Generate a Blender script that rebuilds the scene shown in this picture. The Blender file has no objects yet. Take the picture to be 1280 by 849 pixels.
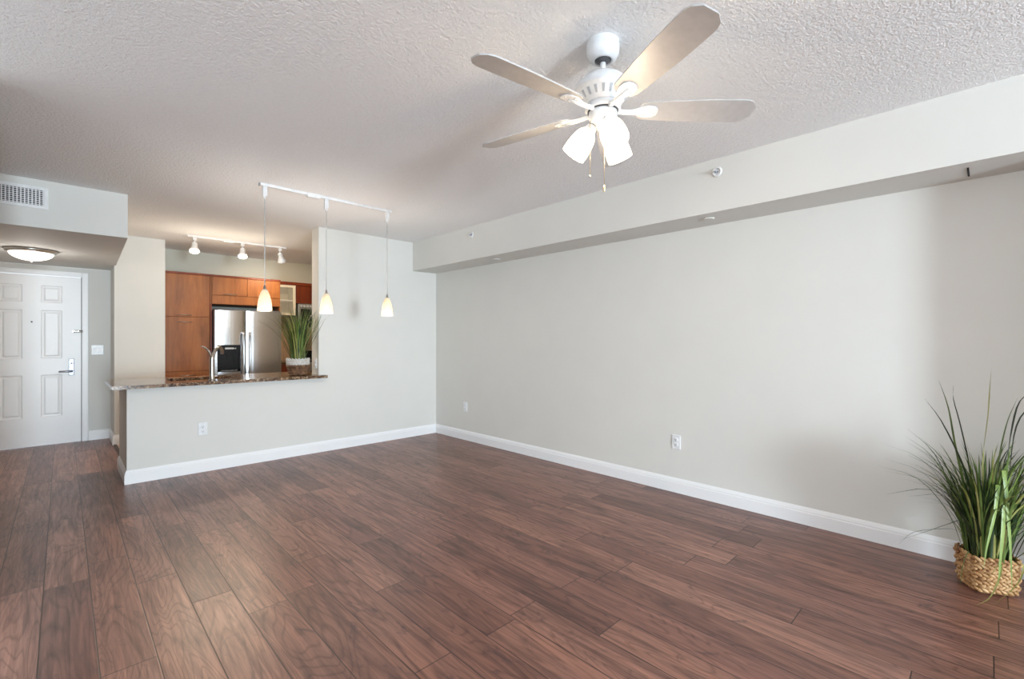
import bpy, bmesh, math, random
from mathutils import Vector, Matrix
random.seed(7)
PI = math.pi
scene = bpy.context.scene
COL = scene.collection

# ---------------------------------------------------------------- camera, world, lights, exposure
F_PX = 578.0
YAW = math.atan(561.5 / F_PX)
cam_d = bpy.data.cameras.new('camera')
cam_d.sensor_width = 36.0
cam_d.lens = F_PX / 1280.0 * 36.0
cam_d.clip_start = 0.02
cam = bpy.data.objects.new('camera', cam_d)
COL.objects.link(cam)
cam.location = (0, 0, 1.28)
cam.rotation_euler = (PI / 2, 0, -YAW)
scene.camera = cam

scene.view_settings.view_transform = 'Standard'
scene.view_settings.look = 'None'
scene.view_settings.gamma = 1.0
scene.view_settings.use_curve_mapping = False
scene.view_settings.exposure = 0.22

world = bpy.data.worlds.new('daylight')
scene.world = world
world.use_nodes = True
wn = world.node_tree.nodes
wn['Background'].inputs[0].default_value = (0.80, 0.90, 1.0, 1)
wn['Background'].inputs[1].default_value = 1.6


def area(name, loc, rot, sx, sy, power, color):
    d = bpy.data.lights.new(name, 'AREA')
    d.shape = 'RECTANGLE'
    d.size = sx
    d.size_y = sy
    d.energy = power
    d.color = color
    o = bpy.data.objects.new(name, d)
    COL.objects.link(o)
    o.location = loc
    o.rotation_euler = rot
    return o


def point(name, loc, power, color, rad=0.02, parent=None):
    d = bpy.data.lights.new(name, 'POINT')
    d.energy = power
    d.color = color
    d.shadow_soft_size = rad
    o = bpy.data.objects.new(name, d)
    COL.objects.link(o)
    o.location = loc
    if parent:
        o.parent = parent
    return o


def spot(name, loc, target, power, color, angle, rad=0.03):
    d = bpy.data.lights.new(name, 'SPOT')
    d.energy = power
    d.color = color
    d.spot_size = angle
    d.spot_blend = 0.6
    d.shadow_soft_size = rad
    o = bpy.data.objects.new(name, d)
    COL.objects.link(o)
    o.location = loc
    o.rotation_euler = (Vector(target) - Vector(loc)).to_track_quat('-Z', 'Y').to_euler()
    return o


# daylight coming in at the sliding door behind the camera; second lamp is an added side fill from the left
area('daylight_sliding_door', (0.20, -7.42, 1.10), (PI / 2 + 0.12, 0, 0), 1.2, 2.0, 700, (0.74, 0.89, 1.0))
area('added_side_fill', (-4.70, -1.0, 1.20), (PI / 2 + 1.1, 0, -PI / 2), 4.6, 2.0, 130, (0.76, 0.90, 1.0))


# ---------------------------------------------------------------- materials
def new_mat(name):
    m = bpy.data.materials.new(name)
    m.use_nodes = True
    nt = m.node_tree
    b = nt.nodes['Principled BSDF']
    return m, nt, b


def N(nt, typ, **kw):
    n = nt.nodes.new(typ)
    for k, v in kw.items():
        if k in n.inputs:
            n.inputs[k].default_value = v
        else:
            setattr(n, k, v)
    return n


def L(nt, a, b):
    nt.links.new(a, b)


def ramp(nt, fac, stops, interp='LINEAR'):
    r = nt.nodes.new('ShaderNodeValToRGB')
    r.color_ramp.interpolation = interp
    els = r.color_ramp.elements
    while len(els) < len(stops):
        els.new(0.5)
    for e, (p, c) in zip(els, stops):
        e.position = p
        e.color = (c[0], c[1], c[2], 1)
    if fac is not None:
        L(nt, fac, r.inputs[0])
    return r


def math_n(nt, op, a, b=None, c=None):
    n = nt.nodes.new('ShaderNodeMath')
    n.operation = op
    for i, v in enumerate((a, b, c)):
        if v is None:
            continue
        if hasattr(v, 'links'):
            L(nt, v, n.inputs[i])
        else:
            n.inputs[i].default_value = v
    return n.outputs[0]


def mixc(nt, fac, a, b, mode='MIX'):
    n = nt.nodes.new('ShaderNodeMix')
    n.data_type = 'RGBA'
    n.blend_type = mode
    for inp, v in ((n.inputs[0], fac), (n.inputs[6], a), (n.inputs[7], b)):
        if hasattr(v, 'links'):
            L(nt, v, inp)
        elif isinstance(v, (int, float)):
            inp.default_value = v
        else:
            inp.default_value = (v[0], v[1], v[2], 1)
    return n.outputs[2]


def obj_coords(nt, scale=(1, 1, 1)):
    tc = nt.nodes.new('ShaderNodeTexCoord')
    mp = nt.nodes.new('ShaderNodeMapping')
    mp.inputs['Scale'].default_value = scale
    L(nt, tc.outputs['Object'], mp.inputs['Vector'])
    return mp.outputs[0]


def noise(nt, vec, scale, detail=4, rough=0.5, dist=0.0):
    n = nt.nodes.new('ShaderNodeTexNoise')
    n.inputs['Scale'].default_value = scale
    n.inputs['Detail'].default_value = detail
    n.inputs['Roughness'].default_value = rough
    n.inputs['Distortion'].default_value = dist
    L(nt, vec, n.inputs['Vector'])
    return n.outputs[0]


def bump(nt, b, h, strength, dist):
    n = nt.nodes.new('ShaderNodeBump')
    n.inputs['Strength'].default_value = strength
    n.inputs['Distance'].default_value = dist
    L(nt, h, n.inputs['Height'])
    L(nt, n.outputs[0], b.inputs['Normal'])


def plain(name, col, rough=0.5, metal=0.0, var=0.06, scale=30, spec=0.5, bmp=0.0):
    """solid paint / plastic / metal with a faint procedural mottling"""
    m, nt, b = new_mat(name)
    v = obj_coords(nt)
    n = noise(nt, v, scale, 3)
    lo = [c * (1 - var) for c in col]
    hi = [min(1, c * (1 + var)) for c in col]
    r = ramp(nt, n, [(0.3, lo), (0.7, hi)])
    L(nt, r.outputs[0], b.inputs['Base Color'])
    b.inputs['Roughness'].default_value = rough
    b.inputs['Metallic'].default_value = metal
    b.inputs['Specular IOR Level'].default_value = spec
    if bmp:
        bump(nt, b, noise(nt, v, 180, 2), bmp, 0.001)
    return m


def popcorn():
    m, nt, b = new_mat('popcorn_ceiling')
    v = obj_coords(nt)
    n1 = noise(nt, v, 64, 3, 0.6, 0.5)
    n2 = noise(nt, v, 150, 2, 0.5)
    h = math_n(nt, 'ADD', n1, math_n(nt, 'MULTIPLY', n2, 0.35))
    r = ramp(nt, n1, [(0.3, (0.91, 0.905, 0.90)), (0.65, (0.95, 0.945, 0.94))])
    L(nt, r.outputs[0], b.inputs['Base Color'])
    b.inputs['Roughness'].default_value = 0.9
    b.inputs['Specular IOR Level'].default_value = 0.1
    bump(nt, b, h, 0.65, 0.015)
    return m


def wood_floor():
    m, nt, b = new_mat('plank_floor')
    tc = nt.nodes.new('ShaderNodeTexCoord')
    sep = nt.nodes.new('ShaderNodeSeparateXYZ')
    L(nt, tc.outputs['Object'], sep.inputs[0])
    X, Y = sep.outputs[0], sep.outputs[1]
    W, LEN = 0.173, 1.22
    u = math_n(nt, 'DIVIDE', math_n(nt, 'ADD', X, 0.071), W)
    row = math_n(nt, 'FLOOR', u)
    fu = math_n(nt, 'FRACT', u)
    wn1 = nt.nodes.new('ShaderNodeTexWhiteNoise')
    wn1.noise_dimensions = '1D'
    L(nt, row, wn1.inputs['W'])
    off = math_n(nt, 'MULTIPLY', wn1.outputs['Value'], 7.3)
    w = math_n(nt, 'ADD', math_n(nt, 'DIVIDE', Y, LEN), off)
    pl = math_n(nt, 'FLOOR', w)
    fw = math_n(nt, 'FRACT', w)
    cmb = nt.nodes.new('ShaderNodeCombineXYZ')
    L(nt, row, cmb.inputs[0])
    L(nt, pl, cmb.inputs[1])
    wn2 = nt.nodes.new('ShaderNodeTexWhiteNoise')
    wn2.noise_dimensions = '2D'
    L(nt, cmb.outputs[0], wn2.inputs['Vector'])
    rnd = wn2.outputs['Value']
    # grain space: shifted for every plank
    gc = nt.nodes.new('ShaderNodeCombineXYZ')
    L(nt, math_n(nt, 'ADD', math_n(nt, 'MULTIPLY', X, 9.0), math_n(nt, 'MULTIPLY', rnd, 41.0)), gc.inputs[0])
    L(nt, math_n(nt, 'ADD', math_n(nt, 'MULTIPLY', Y, 1.0), math_n(nt, 'MULTIPLY', rnd, 17.0)), gc.inputs[1])
    L(nt, math_n(nt, 'MULTIPLY', rnd, 9.0), gc.inputs[2])
    g = gc.outputs[0]
    fg = nt.nodes.new('ShaderNodeCombineXYZ')
    L(nt, math_n(nt, 'ADD', math_n(nt, 'MULTIPLY', X, 55.0), math_n(nt, 'MULTIPLY', rnd, 91.0)), fg.inputs[0])
    L(nt, math_n(nt, 'ADD', math_n(nt, 'MULTIPLY', Y, 2.6), math_n(nt, 'MULTIPLY', rnd, 37.0)), fg.inputs[1])
    fine = noise(nt, fg.outputs[0], 1.0, 6, 0.62, 0.6)
    broad = noise(nt, g, 1.1, 5, 0.62, 1.6)
    # cathedral rings
    field = noise(nt, g, 0.55, 2, 0.45, 0.4)
    rings = math_n(nt, 'FRACT', math_n(nt, 'MULTIPLY', field, 30.0))
    ringm = ramp(nt, rings, [(0.0, (0.25, 0.25, 0.25)), (0.16, (1, 1, 1)), (0.75, (1, 1, 1)), (1.0, (0.0, 0.0, 0.0))])
    # knots and mineral streaks
    kc = nt.nodes.new('ShaderNodeCombineXYZ')
    L(nt, math_n(nt, 'ADD', math_n(nt, 'MULTIPLY', X, 3.0), math_n(nt, 'MULTIPLY', rnd, 5.0)), kc.inputs[0])
    L(nt, math_n(nt, 'MULTIPLY', Y, 1.3), kc.inputs[1])
    knot = noise(nt, kc.outputs[0], 2.6, 6, 0.66, 1.8)
    knotm = ramp(nt, knot, [(0.58, (0, 0, 0)), (0.70, (1, 1, 1))])
    base = ramp(nt, rnd, [(0.0, (0.175, 0.083, 0.064)), (0.3, (0.255, 0.124, 0.092)), (0.6, (0.305, 0.158, 0.118)), (0.8, (0.225, 0.108, 0.084)), (1.0, (0.275, 0.138, 0.106))])
    c = mixc(nt, ramp(nt, fine, [(0.30, (0, 0, 0)), (0.70, (1, 1, 1))]).outputs[0], (0.60, 0.56, 0.55), (1.28, 1.26, 1.23))
    c = mixc(nt, 1.0, base.outputs[0], c, 'MULTIPLY')
    c2 = ramp(nt, broad, [(0.32, (0.56, 0.52, 0.53)), (0.5, (0.95, 0.94, 0.94)), (0.68, (1.22, 1.18, 1.12))])
    c = mixc(nt, 1.0, c, c2.outputs[0], 'MULTIPLY')
    rr = mixc(nt, ringm.outputs[0], (0.66, 0.62, 0.60), (1.04, 1.04, 1.04))
    c = mixc(nt, 1.0, c, rr, 'MULTIPLY')
    c = mixc(nt, math_n(nt, 'MULTIPLY', knotm.outputs[0], 0.70), c, (0.060, 0.030, 0.032))
    # grooves between boards
    eu = math_n(nt, 'MULTIPLY', math_n(nt, 'MINIMUM', fu, math_n(nt, 'SUBTRACT', 1.0, fu)), W)
    ew = math_n(nt, 'MULTIPLY', math_n(nt, 'MINIMUM', fw, math_n(nt, 'SUBTRACT', 1.0, fw)), LEN)
    e = math_n(nt, 'MINIMUM', eu, ew)
    gm = nt.nodes.new('ShaderNodeMapRange')
    gm.inputs['From Min'].default_value = 0.0008
    gm.inputs['From Max'].default_value = 0.0030
    L(nt, e, gm.inputs['Value'])
    c = mixc(nt, gm.outputs[0], (0.022, 0.010, 0.008), c)
    L(nt, c, b.inputs['Base Color'])
    ro = ramp(nt, fine, [(0.3, (0.38, 0.38, 0.38)), (0.8, (0.30, 0.30, 0.30))])
    L(nt, ro.outputs[0], b.inputs['Roughness'])
    b.inputs['Specular IOR Level'].default_value = 0.5
    hgt = math_n(nt, 'ADD', gm.outputs[0], math_n(nt, 'MULTIPLY', fine, 0.15))
    bump(nt, b, hgt, 0.22, 0.002)
    return m


def granite():
    m, nt, b = new_mat('brown_granite')
    v = obj_coords(nt)
    n1 = noise(nt, v, 34, 5, 0.65, 1.0)
    n2 = noise(nt, v, 95, 3, 0.6)
    c1 = ramp(nt, n1, [(0.32, (0.010, 0.007, 0.006)), (0.44, (0.075, 0.034, 0.018)), (0.53, (0.24, 0.135, 0.07)), (0.60, (0.50, 0.38, 0.26)), (0.70, (0.10, 0.055, 0.03))])
    c2 = ramp(nt, n2, [(0.36, (0.15, 0.13, 0.12)), (0.52, (1, 1, 1)), (0.70, (1.4, 1.35, 1.3))])
    c = mixc(nt, 0.8, c1.outputs[0], c2.outputs[0], 'MULTIPLY')
    L(nt, c, b.inputs['Base Color'])
    b.inputs['Roughness'].default_value = 0.15
    b.inputs['Specular IOR Level'].default_value = 0.5
    return m


def cabinet_wood(name, a, bcol, c3):
    m, nt, b = new_mat(name)
    v = obj_coords(nt, (5.0, 5.0, 0.55))
    n1 = noise(nt, v, 3.2, 6, 0.62, 0.7)
    v2 = obj_coords(nt, (2.2, 2.2, 1.2))
    n2 = noise(nt, v2, 1.6, 3, 0.5)
    c = ramp(nt, n1, [(0.3, a), (0.55, bcol), (0.8, c3)])
    d = ramp(nt, n2, [(0.3, (0.78, 0.76, 0.74)), (0.7, (1.12, 1.12, 1.12))])
    o = mixc(nt, 1.0, c.outputs[0], d.outputs[0], 'MULTIPLY')
    L(nt, o, b.inputs['Base Color'])
    b.inputs['Roughness'].default_value = 0.42
    b.inputs['Specular IOR Level'].default_value = 0.3
    bump(nt, b, n1, 0.08, 0.001)
    return m


def brushed(name, col=(0.62, 0.62, 0.63), rough=0.22):
    m, nt, b = new_mat(name)
    v = obj_coords(nt, (1.0, 1.0, 60.0))
    n = noise(nt, v, 6.0, 3)
    r = ramp(nt, n, [(0.3, [c * 0.93 for c in col]), (0.7, [min(1, c * 1.06) for c in col])])
    L(nt, r.outputs[0], b.inputs['Base Color'])
    b.inputs['Metallic'].default_value = 1.0
    b.inputs['Roughness'].default_value = rough
    bump(nt, b, n, 0.04, 0.001)
    return m


def tile(name, c1, c2, grout, size):
    m, nt, b = new_mat(name)
    v = obj_coords(nt)
    br = nt.nodes.new('ShaderNodeTexBrick')
    br.offset = 0.0
    br.inputs['Color1'].default_value = (*c1, 1)
    br.inputs['Color2'].default_value = (*c2, 1)
    br.inputs['Mortar'].default_value = (*grout, 1)
    br.inputs['Scale'].default_value = 1.0
    br.inputs['Mortar Size'].default_value = 0.003
    br.inputs['Brick Width'].default_value = size
    br.inputs['Row Height'].default_value = size
    L(nt, v, br.inputs['Vector'])
    n = noise(nt, v, 14, 4)
    d = ramp(nt, n, [(0.3, (0.9, 0.88, 0.86)), (0.7, (1.06, 1.06, 1.06))])
    o = mixc(nt, 1.0, br.outputs[0], d.outputs[0], 'MULTIPLY')
    L(nt, o, b.inputs['Base Color'])
    b.inputs['Roughness'].default_value = 0.35
    return m


def shade_glass(name, emit, col, base=(0.95, 0.92, 0.86)):
    """opal glass of a lit lamp: gives off light"""
    m, nt, b = new_mat(name)
    v = obj_coords(nt)
    n = noise(nt, v, 40, 3)
    r = ramp(nt, n, [(0.3, [c * 0.93 for c in base]), (0.7, base)])
    L(nt, r.outputs[0], b.inputs['Base Color'])
    b.inputs['Roughness'].default_value = 0.25
    e = ramp(nt, n, [(0.3, [c * 0.9 for c in col]), (0.7, col)])
    L(nt, e.outputs[0], b.inputs['Emission Color'])
    b.inputs['Emission Strength'].default_value = emit
    tr = nt.nodes.new('ShaderNodeBsdfTranslucent')
    tr.inputs[0].default_value = (*base, 1)
    mx = nt.nodes.new('ShaderNodeMixShader')
    mx.inputs[0].default_value = 0.55
    L(nt, b.outputs[0], mx.inputs[1])
    L(nt, tr.outputs[0], mx.inputs[2])
    L(nt, mx.outputs[0], nt.nodes['Material Output'].inputs[0])
    return m


def leaf(name, a, c):
    m, nt, b = new_mat(name)
    v = obj_coords(nt)
    n = noise(nt, v, 9, 3)
    r = ramp(nt, n, [(0.3, a), (0.7, c)])
    L(nt, r.outputs[0], b.inputs['Base Color'])
    b.inputs['Roughness'].default_value = 0.42
    return m


def wicker(name, a, b_, c):
    m, nt, b = new_mat(name)
    v = obj_coords(nt)
    n = noise(nt, v, 26, 4, 0.6)
    n2 = noise(nt, v, 210, 3, 0.6)
    r = ramp(nt, n, [(0.32, a), (0.5, b_), (0.68, c)])
    d = ramp(nt, n2, [(0.3, (0.7, 0.68, 0.66)), (0.7, (1.15, 1.15, 1.15))])
    L(nt, mixc(nt, 1.0, r.outputs[0], d.outputs[0], 'MULTIPLY'), b.inputs['Base Color'])
    b.inputs['Roughness'].default_value = 0.6
    bump(nt, b, n2, 0.4, 0.002)
    return m


M = {}
M['wall'] = plain('wall_paint', (0.735, 0.722, 0.682), 0.75, var=0.012, scale=3, spec=0.25)
M['entry'] = plain('entry_paint', (0.70, 0.69, 0.655), 0.75, var=0.012, scale=3, spec=0.25)
M['kitchen'] = plain('kitchen_paint', (0.60, 0.60, 0.53), 0.75, var=0.012, scale=3, spec=0.25)
M['trim'] = plain('trim_paint', (0.90, 0.90, 0.905), 0.35, var=0.01, scale=4)
M['ceiling'] = popcorn()
M['floor'] = wood_floor()
M['threshold'] = plain('threshold_strip', (0.035, 0.015, 0.012), 0.4)
M['tile'] = tile('kitchen_tile', (0.58, 0.45, 0.36), (0.62, 0.49, 0.39), (0.38, 0.31, 0.26), 0.33)
M['splash'] = tile('backsplash_tile', (0.62, 0.42, 0.27), (0.68, 0.47, 0.31), (0.45, 0.32, 0.22), 0.10)  # warm under-cabinet light is put into the tile colour
M['granite'] = granite()
M['wood'] = cabinet_wood('honey_cabinet_wood', (0.21, 0.066, 0.014), (0.32, 0.108, 0.025), (0.41, 0.152, 0.040))
M['reddish'] = cabinet_wood('shaded_cabinet_wood', (0.13, 0.024, 0.008), (0.20, 0.038, 0.012), (0.26, 0.058, 0.02))  # redder copy of the cabinet wood, its different lighting put into the colour
M['cabinet_inside'] = plain('cabinet_lining', (0.62, 0.58, 0.45), 0.5)
M['steel'] = brushed('stainless_steel')
M['nickel'] = plain('brushed_nickel', (0.52, 0.49, 0.45), 0.28, 1.0)
M['chrome'] = plain('satin_chrome', (0.42, 0.46, 0.54), 0.38, 1.0)
M['black'] = plain('black_plastic', (0.006, 0.006, 0.007), 0.45, spec=0.2)
M['darkgap'] = plain('dark_cavity', (0.012, 0.010, 0.009), 0.8)
M['dgrey'] = plain('dark_grey_plastic', (0.07, 0.07, 0.075), 0.4)
M['lgrey'] = plain('light_grey_plastic', (0.45, 0.46, 0.48), 0.4)
M['white'] = plain('white_enamel', (0.80, 0.80, 0.80), 0.32)
M['fanwhite'] = plain('fan_white_enamel', (0.74, 0.74, 0.745), 0.35)
M['blade'] = plain('fan_blade_laminate', (0.48, 0.465, 0.455), 0.42)
M['plate'] = plain('switch_plate_plastic', (0.83, 0.84, 0.85), 0.3)
M['slot'] = plain('outlet_slot', (0.06, 0.06, 0.06), 0.6)
M['fanshade'] = shade_glass('fan_shade_opal', 3.2, (1.0, 0.93, 0.80))
M['pendshade'] = shade_glass('pendant_shade_opal', 0.28, (1.0, 0.86, 0.66), (0.80, 0.73, 0.61))
M['dome'] = shade_glass('dome_opal', 2.6, (1.0, 0.96, 0.92))
M['pendant_bulb'] = shade_glass('pendant_bulb_face', 3.0, (1.0, 0.90, 0.74))
M['bulb'] = shade_glass('halogen_face', 22.0, (1.0, 0.93, 0.82))
M['cord'] = plain('silver_cord', (0.50, 0.49, 0.47), 0.4)
M['brass'] = plain('brass_chain', (0.70, 0.56, 0.34), 0.35, 0.8)
M['glass'] = plain('frosted_cabinet_glass', (0.56, 0.55, 0.46), 0.2)
M['cream'] = plain('cream_door_frame', (0.72, 0.66, 0.54), 0.4)
M['leaf_d'] = leaf('leaf_dark', (0.010, 0.022, 0.008), (0.030, 0.060, 0.018))
M['leaf_m'] = leaf('leaf_mid', (0.060, 0.105, 0.020), (0.14, 0.20, 0.05))
M['leaf_l'] = leaf('leaf_light', (0.12, 0.19, 0.035), (0.23, 0.31, 0.075))
M['leaf_y'] = leaf('leaf_yellow', (0.26, 0.27, 0.06), (0.42, 0.40, 0.15))
M['wicker'] = wicker('water_hyacinth_weave', (0.22, 0.09, 0.03), (0.46, 0.25, 0.10), (0.66, 0.43, 0.22))
M['wicker_d'] = wicker('brown_wicker', (0.07, 0.03, 0.015), (0.20, 0.10, 0.05), (0.36, 0.21, 0.11))
M['wicker_w'] = wicker('white_wicker', (0.62, 0.59, 0.54), (0.74, 0.72, 0.68), (0.80, 0.79, 0.77))
M['moss'] = leaf('moss', (0.02, 0.02, 0.01), (0.06, 0.06, 0.03))


# ---------------------------------------------------------------- mesh helpers
class MB:
    def __init__(self):
        self.bm = bmesh.new()
        self.mats = []
        self.cur = 0

    def mat(self, m):
        if m not in self.mats:
            self.mats.append(m)
        self.cur = self.mats.index(m)
        return self

    def _add(self, verts, faces, smooth=False, mtx=None):
        vs = [self.bm.verts.new(mtx @ Vector(v) if mtx else v) for v in verts]
        out = []
        for f in faces:
            try:
                fc = self.bm.faces.new([vs[i] for i in f])
            except ValueError:
                continue
            fc.smooth = smooth
            fc.material_index = self.cur
            out.append(fc)
        return vs, out

    def box(self, x0, x1, y0, y1, z0, z1, bev=0.0, seg=2, mtx=None):
        v = [(x0, y0, z0), (x1, y0, z0), (x1, y1, z0), (x0, y1, z0), (x0, y0, z1), (x1, y0, z1), (x1, y1, z1), (x0, y1, z1)]
        f = [(0, 3, 2, 1), (4, 5, 6, 7), (0, 1, 5, 4), (1, 2, 6, 5), (2, 3, 7, 6), (3, 0, 4, 7)]
        vs, fs = self._add(v, f, False, mtx)
        if bev > 0:
            es = list({e for fc in fs for e in fc.edges})
            r = bmesh.ops.bevel(self.bm, geom=es, offset=bev, segments=seg, profile=0.5, affect='EDGES', clamp_overlap=True)
            for fc in r['faces']:
                fc.material_index = self.cur
        return self

    def prism(self, poly, z0, z1, mtx=None, smooth=False):
        n = len(poly)
        v = [(p[0], p[1], z0) for p in poly] + [(p[0], p[1], z1) for p in poly]
        f = [tuple(reversed(range(n))), tuple(range(n, 2 * n))]
        vs, fs = self._add(v, f, False, mtx)
        for i in range(n):
            j = (i + 1) % n
            fc = self.bm.faces.new([vs[i], vs[j], vs[n + j], vs[n + i]])
            fc.smooth = smooth
            fc.material_index = self.cur
        return self

    def lathe(self, prof, seg=32, mtx=None, smooth=True, cap=True):
        v, f = [], []
        for r, z in prof:
            for k in range(seg):
                a = 2 * PI * k / seg
                v.append((r * math.cos(a), r * math.sin(a), z))
        for i in range(len(prof) - 1):
            for k in range(seg):
                k2 = (k + 1) % seg
                f.append((i * seg + k, i * seg + k2, (i + 1) * seg + k2, (i + 1) * seg + k))
        if cap:
            f.append(tuple(reversed(range(seg))))
            f.append(tuple(range((len(prof) - 1) * seg, len(prof) * seg)))
        self._add(v, f, smooth, mtx)
        return self

    def tube(self, pts, rad, seg=10, smooth=True):
        pts = [Vector(p) for p in pts]
        rads = rad if isinstance(rad, (list, tuple)) else [rad] * len(pts)
        v, f = [], []
        t0 = (pts[1] - pts[0]).normalized()
        up = Vector((0, 0, 1)) if abs(t0.z) < 0.9 else Vector((1, 0, 0))
        n = t0.cross(up).normalized()
        for i, p in enumerate(pts):
            t = (pts[min(i + 1, len(pts) - 1)] - pts[max(i - 1, 0)]).normalized()
            n = (n - t * n.dot(t)).normalized()
            bi = t.cross(n)
            for k in range(seg):
                a = 2 * PI * k / seg
                v.append(p + (n * math.cos(a) + bi * math.sin(a)) * rads[i])
        for i in range(len(pts) - 1):
            for k in range(seg):
                k2 = (k + 1) % seg
                f.append((i * seg + k, i * seg + k2, (i + 1) * seg + k2, (i + 1) * seg + k))
        f.append(tuple(reversed(range(seg))))
        f.append(tuple(range((len(pts) - 1) * seg, len(pts) * seg)))
        self._add(v, f, smooth)
        return self

    def sweep(self, prof, path, closed=False):
        """prof: (out, up) pairs; path: list of (x, y, nx, ny) with mitre-scaled outward normals"""
        v, f = [], []
        n = len(prof)
        for x, y, nx, ny in path:
            for o, u in prof:
                v.append((x + nx * o, y + ny * o, u))
        for i in range(len(path) - 1):
            for k in range(n):
                k2 = (k + 1) % n
                f.append((i * n + k, i * n + k2, (i + 1) * n + k2, (i + 1) * n + k))
        f.append(tuple(reversed(range(n))))
        f.append(tuple(range((len(path) - 1) * n, len(path) * n)))
        self._add(v, f)
        return self

    def leaf(self, pts, width, fold=0.25, taper=1.0, side=None):
        pts = [Vector(p) for p in pts]
        n = len(pts)
        v, f = [], []
        for i, p in enumerate(pts):
            t = (pts[min(i + 1, n - 1)] - pts[max(i - 1, 0)]).normalized()
            if side is None:
                s = t.cross(Vector((0, 0, 1)))
                if s.length < 0.05:
                    s = Vector((1, 0, 0))
            else:
                s = Vector(side)
                s = s - t * s.dot(t)
            s.normalize()
            nn = s.cross(t)
            q = i / (n - 1)
            w = width * (0.55 + 0.45 * min(1, q * 3)) * max(0.03, 1 - q ** 2.2 * taper) * 0.5
            v += [p - s * w + nn * w * fold, p, p + s * w + nn * w * fold]
        for i in range(n - 1):
            a = i * 3
            f += [(a, a + 1, a + 4, a + 3), (a + 1, a + 2, a + 5, a + 4)]
        self._add(v, f, True)
        return self

    def build(self, name, m=None, parent=None, loc=None, rot=None):
        me = bpy.data.meshes.new(name)
        bmesh.ops.recalc_face_normals(self.bm, faces=self.bm.faces[:])
        self.bm.to_mesh(me)
        self.bm.free()
        if self.mats:
            for k in self.mats:
                me.materials.append(k)
        else:
            me.materials.append(m)
        o = bpy.data.objects.new(name, me)
        COL.objects.link(o)
        if parent:
            o.parent = parent
        if loc:
            o.location = loc
        if rot:
            o.rotation_euler = rot
        return o


def bez(p, n=12):
    """smooth curve through control polygon p (Catmull-Rom)"""
    p = [Vector(q) for q in p]
    if len(p) == 2:
        return [p[0].lerp(p[1], i / n) for i in range(n + 1)]
    e = [p[0] * 2 - p[1]] + p + [p[-1] * 2 - p[-2]]
    out = []
    segs = len(p) - 1
    per = max(2, n // segs)
    for i in range(segs):
        a, b, c, d = e[i], e[i + 1], e[i + 2], e[i + 3]
        for k in range(per):
            t = k / per
            out.append(0.5 * ((2 * b) + (c - a) * t + (2 * a - 5 * b + 4 * c - d) * t * t + (3 * b - a - 3 * c + d) * t ** 3))
    out.append(p[-1])
    return out


def tag(o, label, cat, group=None):
    o['label'] = label
    o['category'] = cat
    if group:
        o['group'] = group
    return o


def thing(name, label, cat, loc=(0, 0, 0), rotz=0, group=None):
    o = bpy.data.objects.new(name, None)
    COL.objects.link(o)
    o.empty_display_size = 0.05
    o.location = loc
    o.rotation_euler = (0, 0, rotz)
    return tag(o, label, cat, group)


def struct(name, mb, m=None, label=None):
    o = mb.build(name, m)
    o['kind'] = 'structure'
    if label:
        o['label'] = label
    return o


def dup(root, loc, label, rotz=0):
    r = root.copy()
    COL.objects.link(r)
    r.location = loc
    r.rotation_euler = (0, 0, rotz)
    r['label'] = label
    for ch in list(root.children):
        c = ch.copy()
        COL.objects.link(c)
        c.parent = r
        for g in list(ch.children):
            d = g.copy()
            COL.objects.link(d)
            d.parent = c
    return r


# ---------------------------------------------------------------- room shell
CZ = 2.56          # ceiling height
XR = 3.69          # right wall
YB = 5.30          # back wall / peninsula front
XO = 2.086         # right jamb of the kitchen pass-through
XP = 0.405         # free end of the peninsula
YF = -7.5          # window wall behind the camera
XL = -4.8

# floor: living room and hall in planks, kitchen in tile
mb = MB()
mb.prism([(XL - .1, YF - .1), (XR + .1, YF - .1), (XR + .1, YB + .1), (0.445, YB + .1), (0.445, 8.2), (XL - .1, 8.2)], -0.08, 0.0)
struct('floor', mb, M['floor'], 'dark brown wood plank floor')
mb = MB().box(0.445, 3.8, YB + 0.1, 8.3, -0.08, 0.0)
struct('floor_kitchen', mb, M['tile'], 'beige kitchen floor tile')
mb = MB().box(0.440, 0.472, 6.17, 7.37, 0.0, 0.009, 0.004)
struct('trim_1', mb, M['threshold'], 'dark threshold strip between planks and tile')

mb = MB().box(XL - .1, 3.9, YF - .1, 8.3, CZ, CZ + 0.1)
struct('ceiling', mb, M['ceiling'], 'white popcorn textured ceiling')

struct('wall_right', MB().box(XR, XR + .12, YF - .1, YB + .2, 0, CZ), M['wall'], 'long pale grey wall on the right')
struct('wall_back', MB().box(XO, XR, YB, YB + 0.2, 0, CZ), M['wall'], 'back wall right of the kitchen opening')
mb = MB()
mb.box(XP, XO, YB, YB + 0.14, 0, 0.846)
mb.box(XP, XP + 0.10, YB + 0.14, 6.05, 0, 0.846)
struct('wall_peninsula', mb, M['wall'], 'white half wall under the granite counter')
struct('wall_soffit_right', MB().box(3.318, XR, YF, YB, 2.186, CZ), M['wall'], 'boxed soffit along the top of the right wall')
mb = MB().prism([(-0.95, YB), (0.412, YB), (0.462, 7.38), (0.445, 7.95), (-0.95, 7.95)], 2.177, CZ)
struct('wall_entry_soffit', mb, M['entry'], 'dropped soffit over the entry hall')
struct('wall_kitchen_column', MB().box(0.448, 0.945, 7.38, 8.2, 0, CZ), M['entry'], 'wall end between entry hall and kitchen')
mb = MB()
mb.box(-0.95, -0.735, 7.955, 8.08, 0, 2.177).box(0.205, 0.448, 7.955, 8.08, 0, 2.177).box(-0.735, 0.205, 7.955, 8.08, 2.092, 2.177)
struct('wall_entry', mb, M['entry'], 'grey entry wall around the front door')
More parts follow.
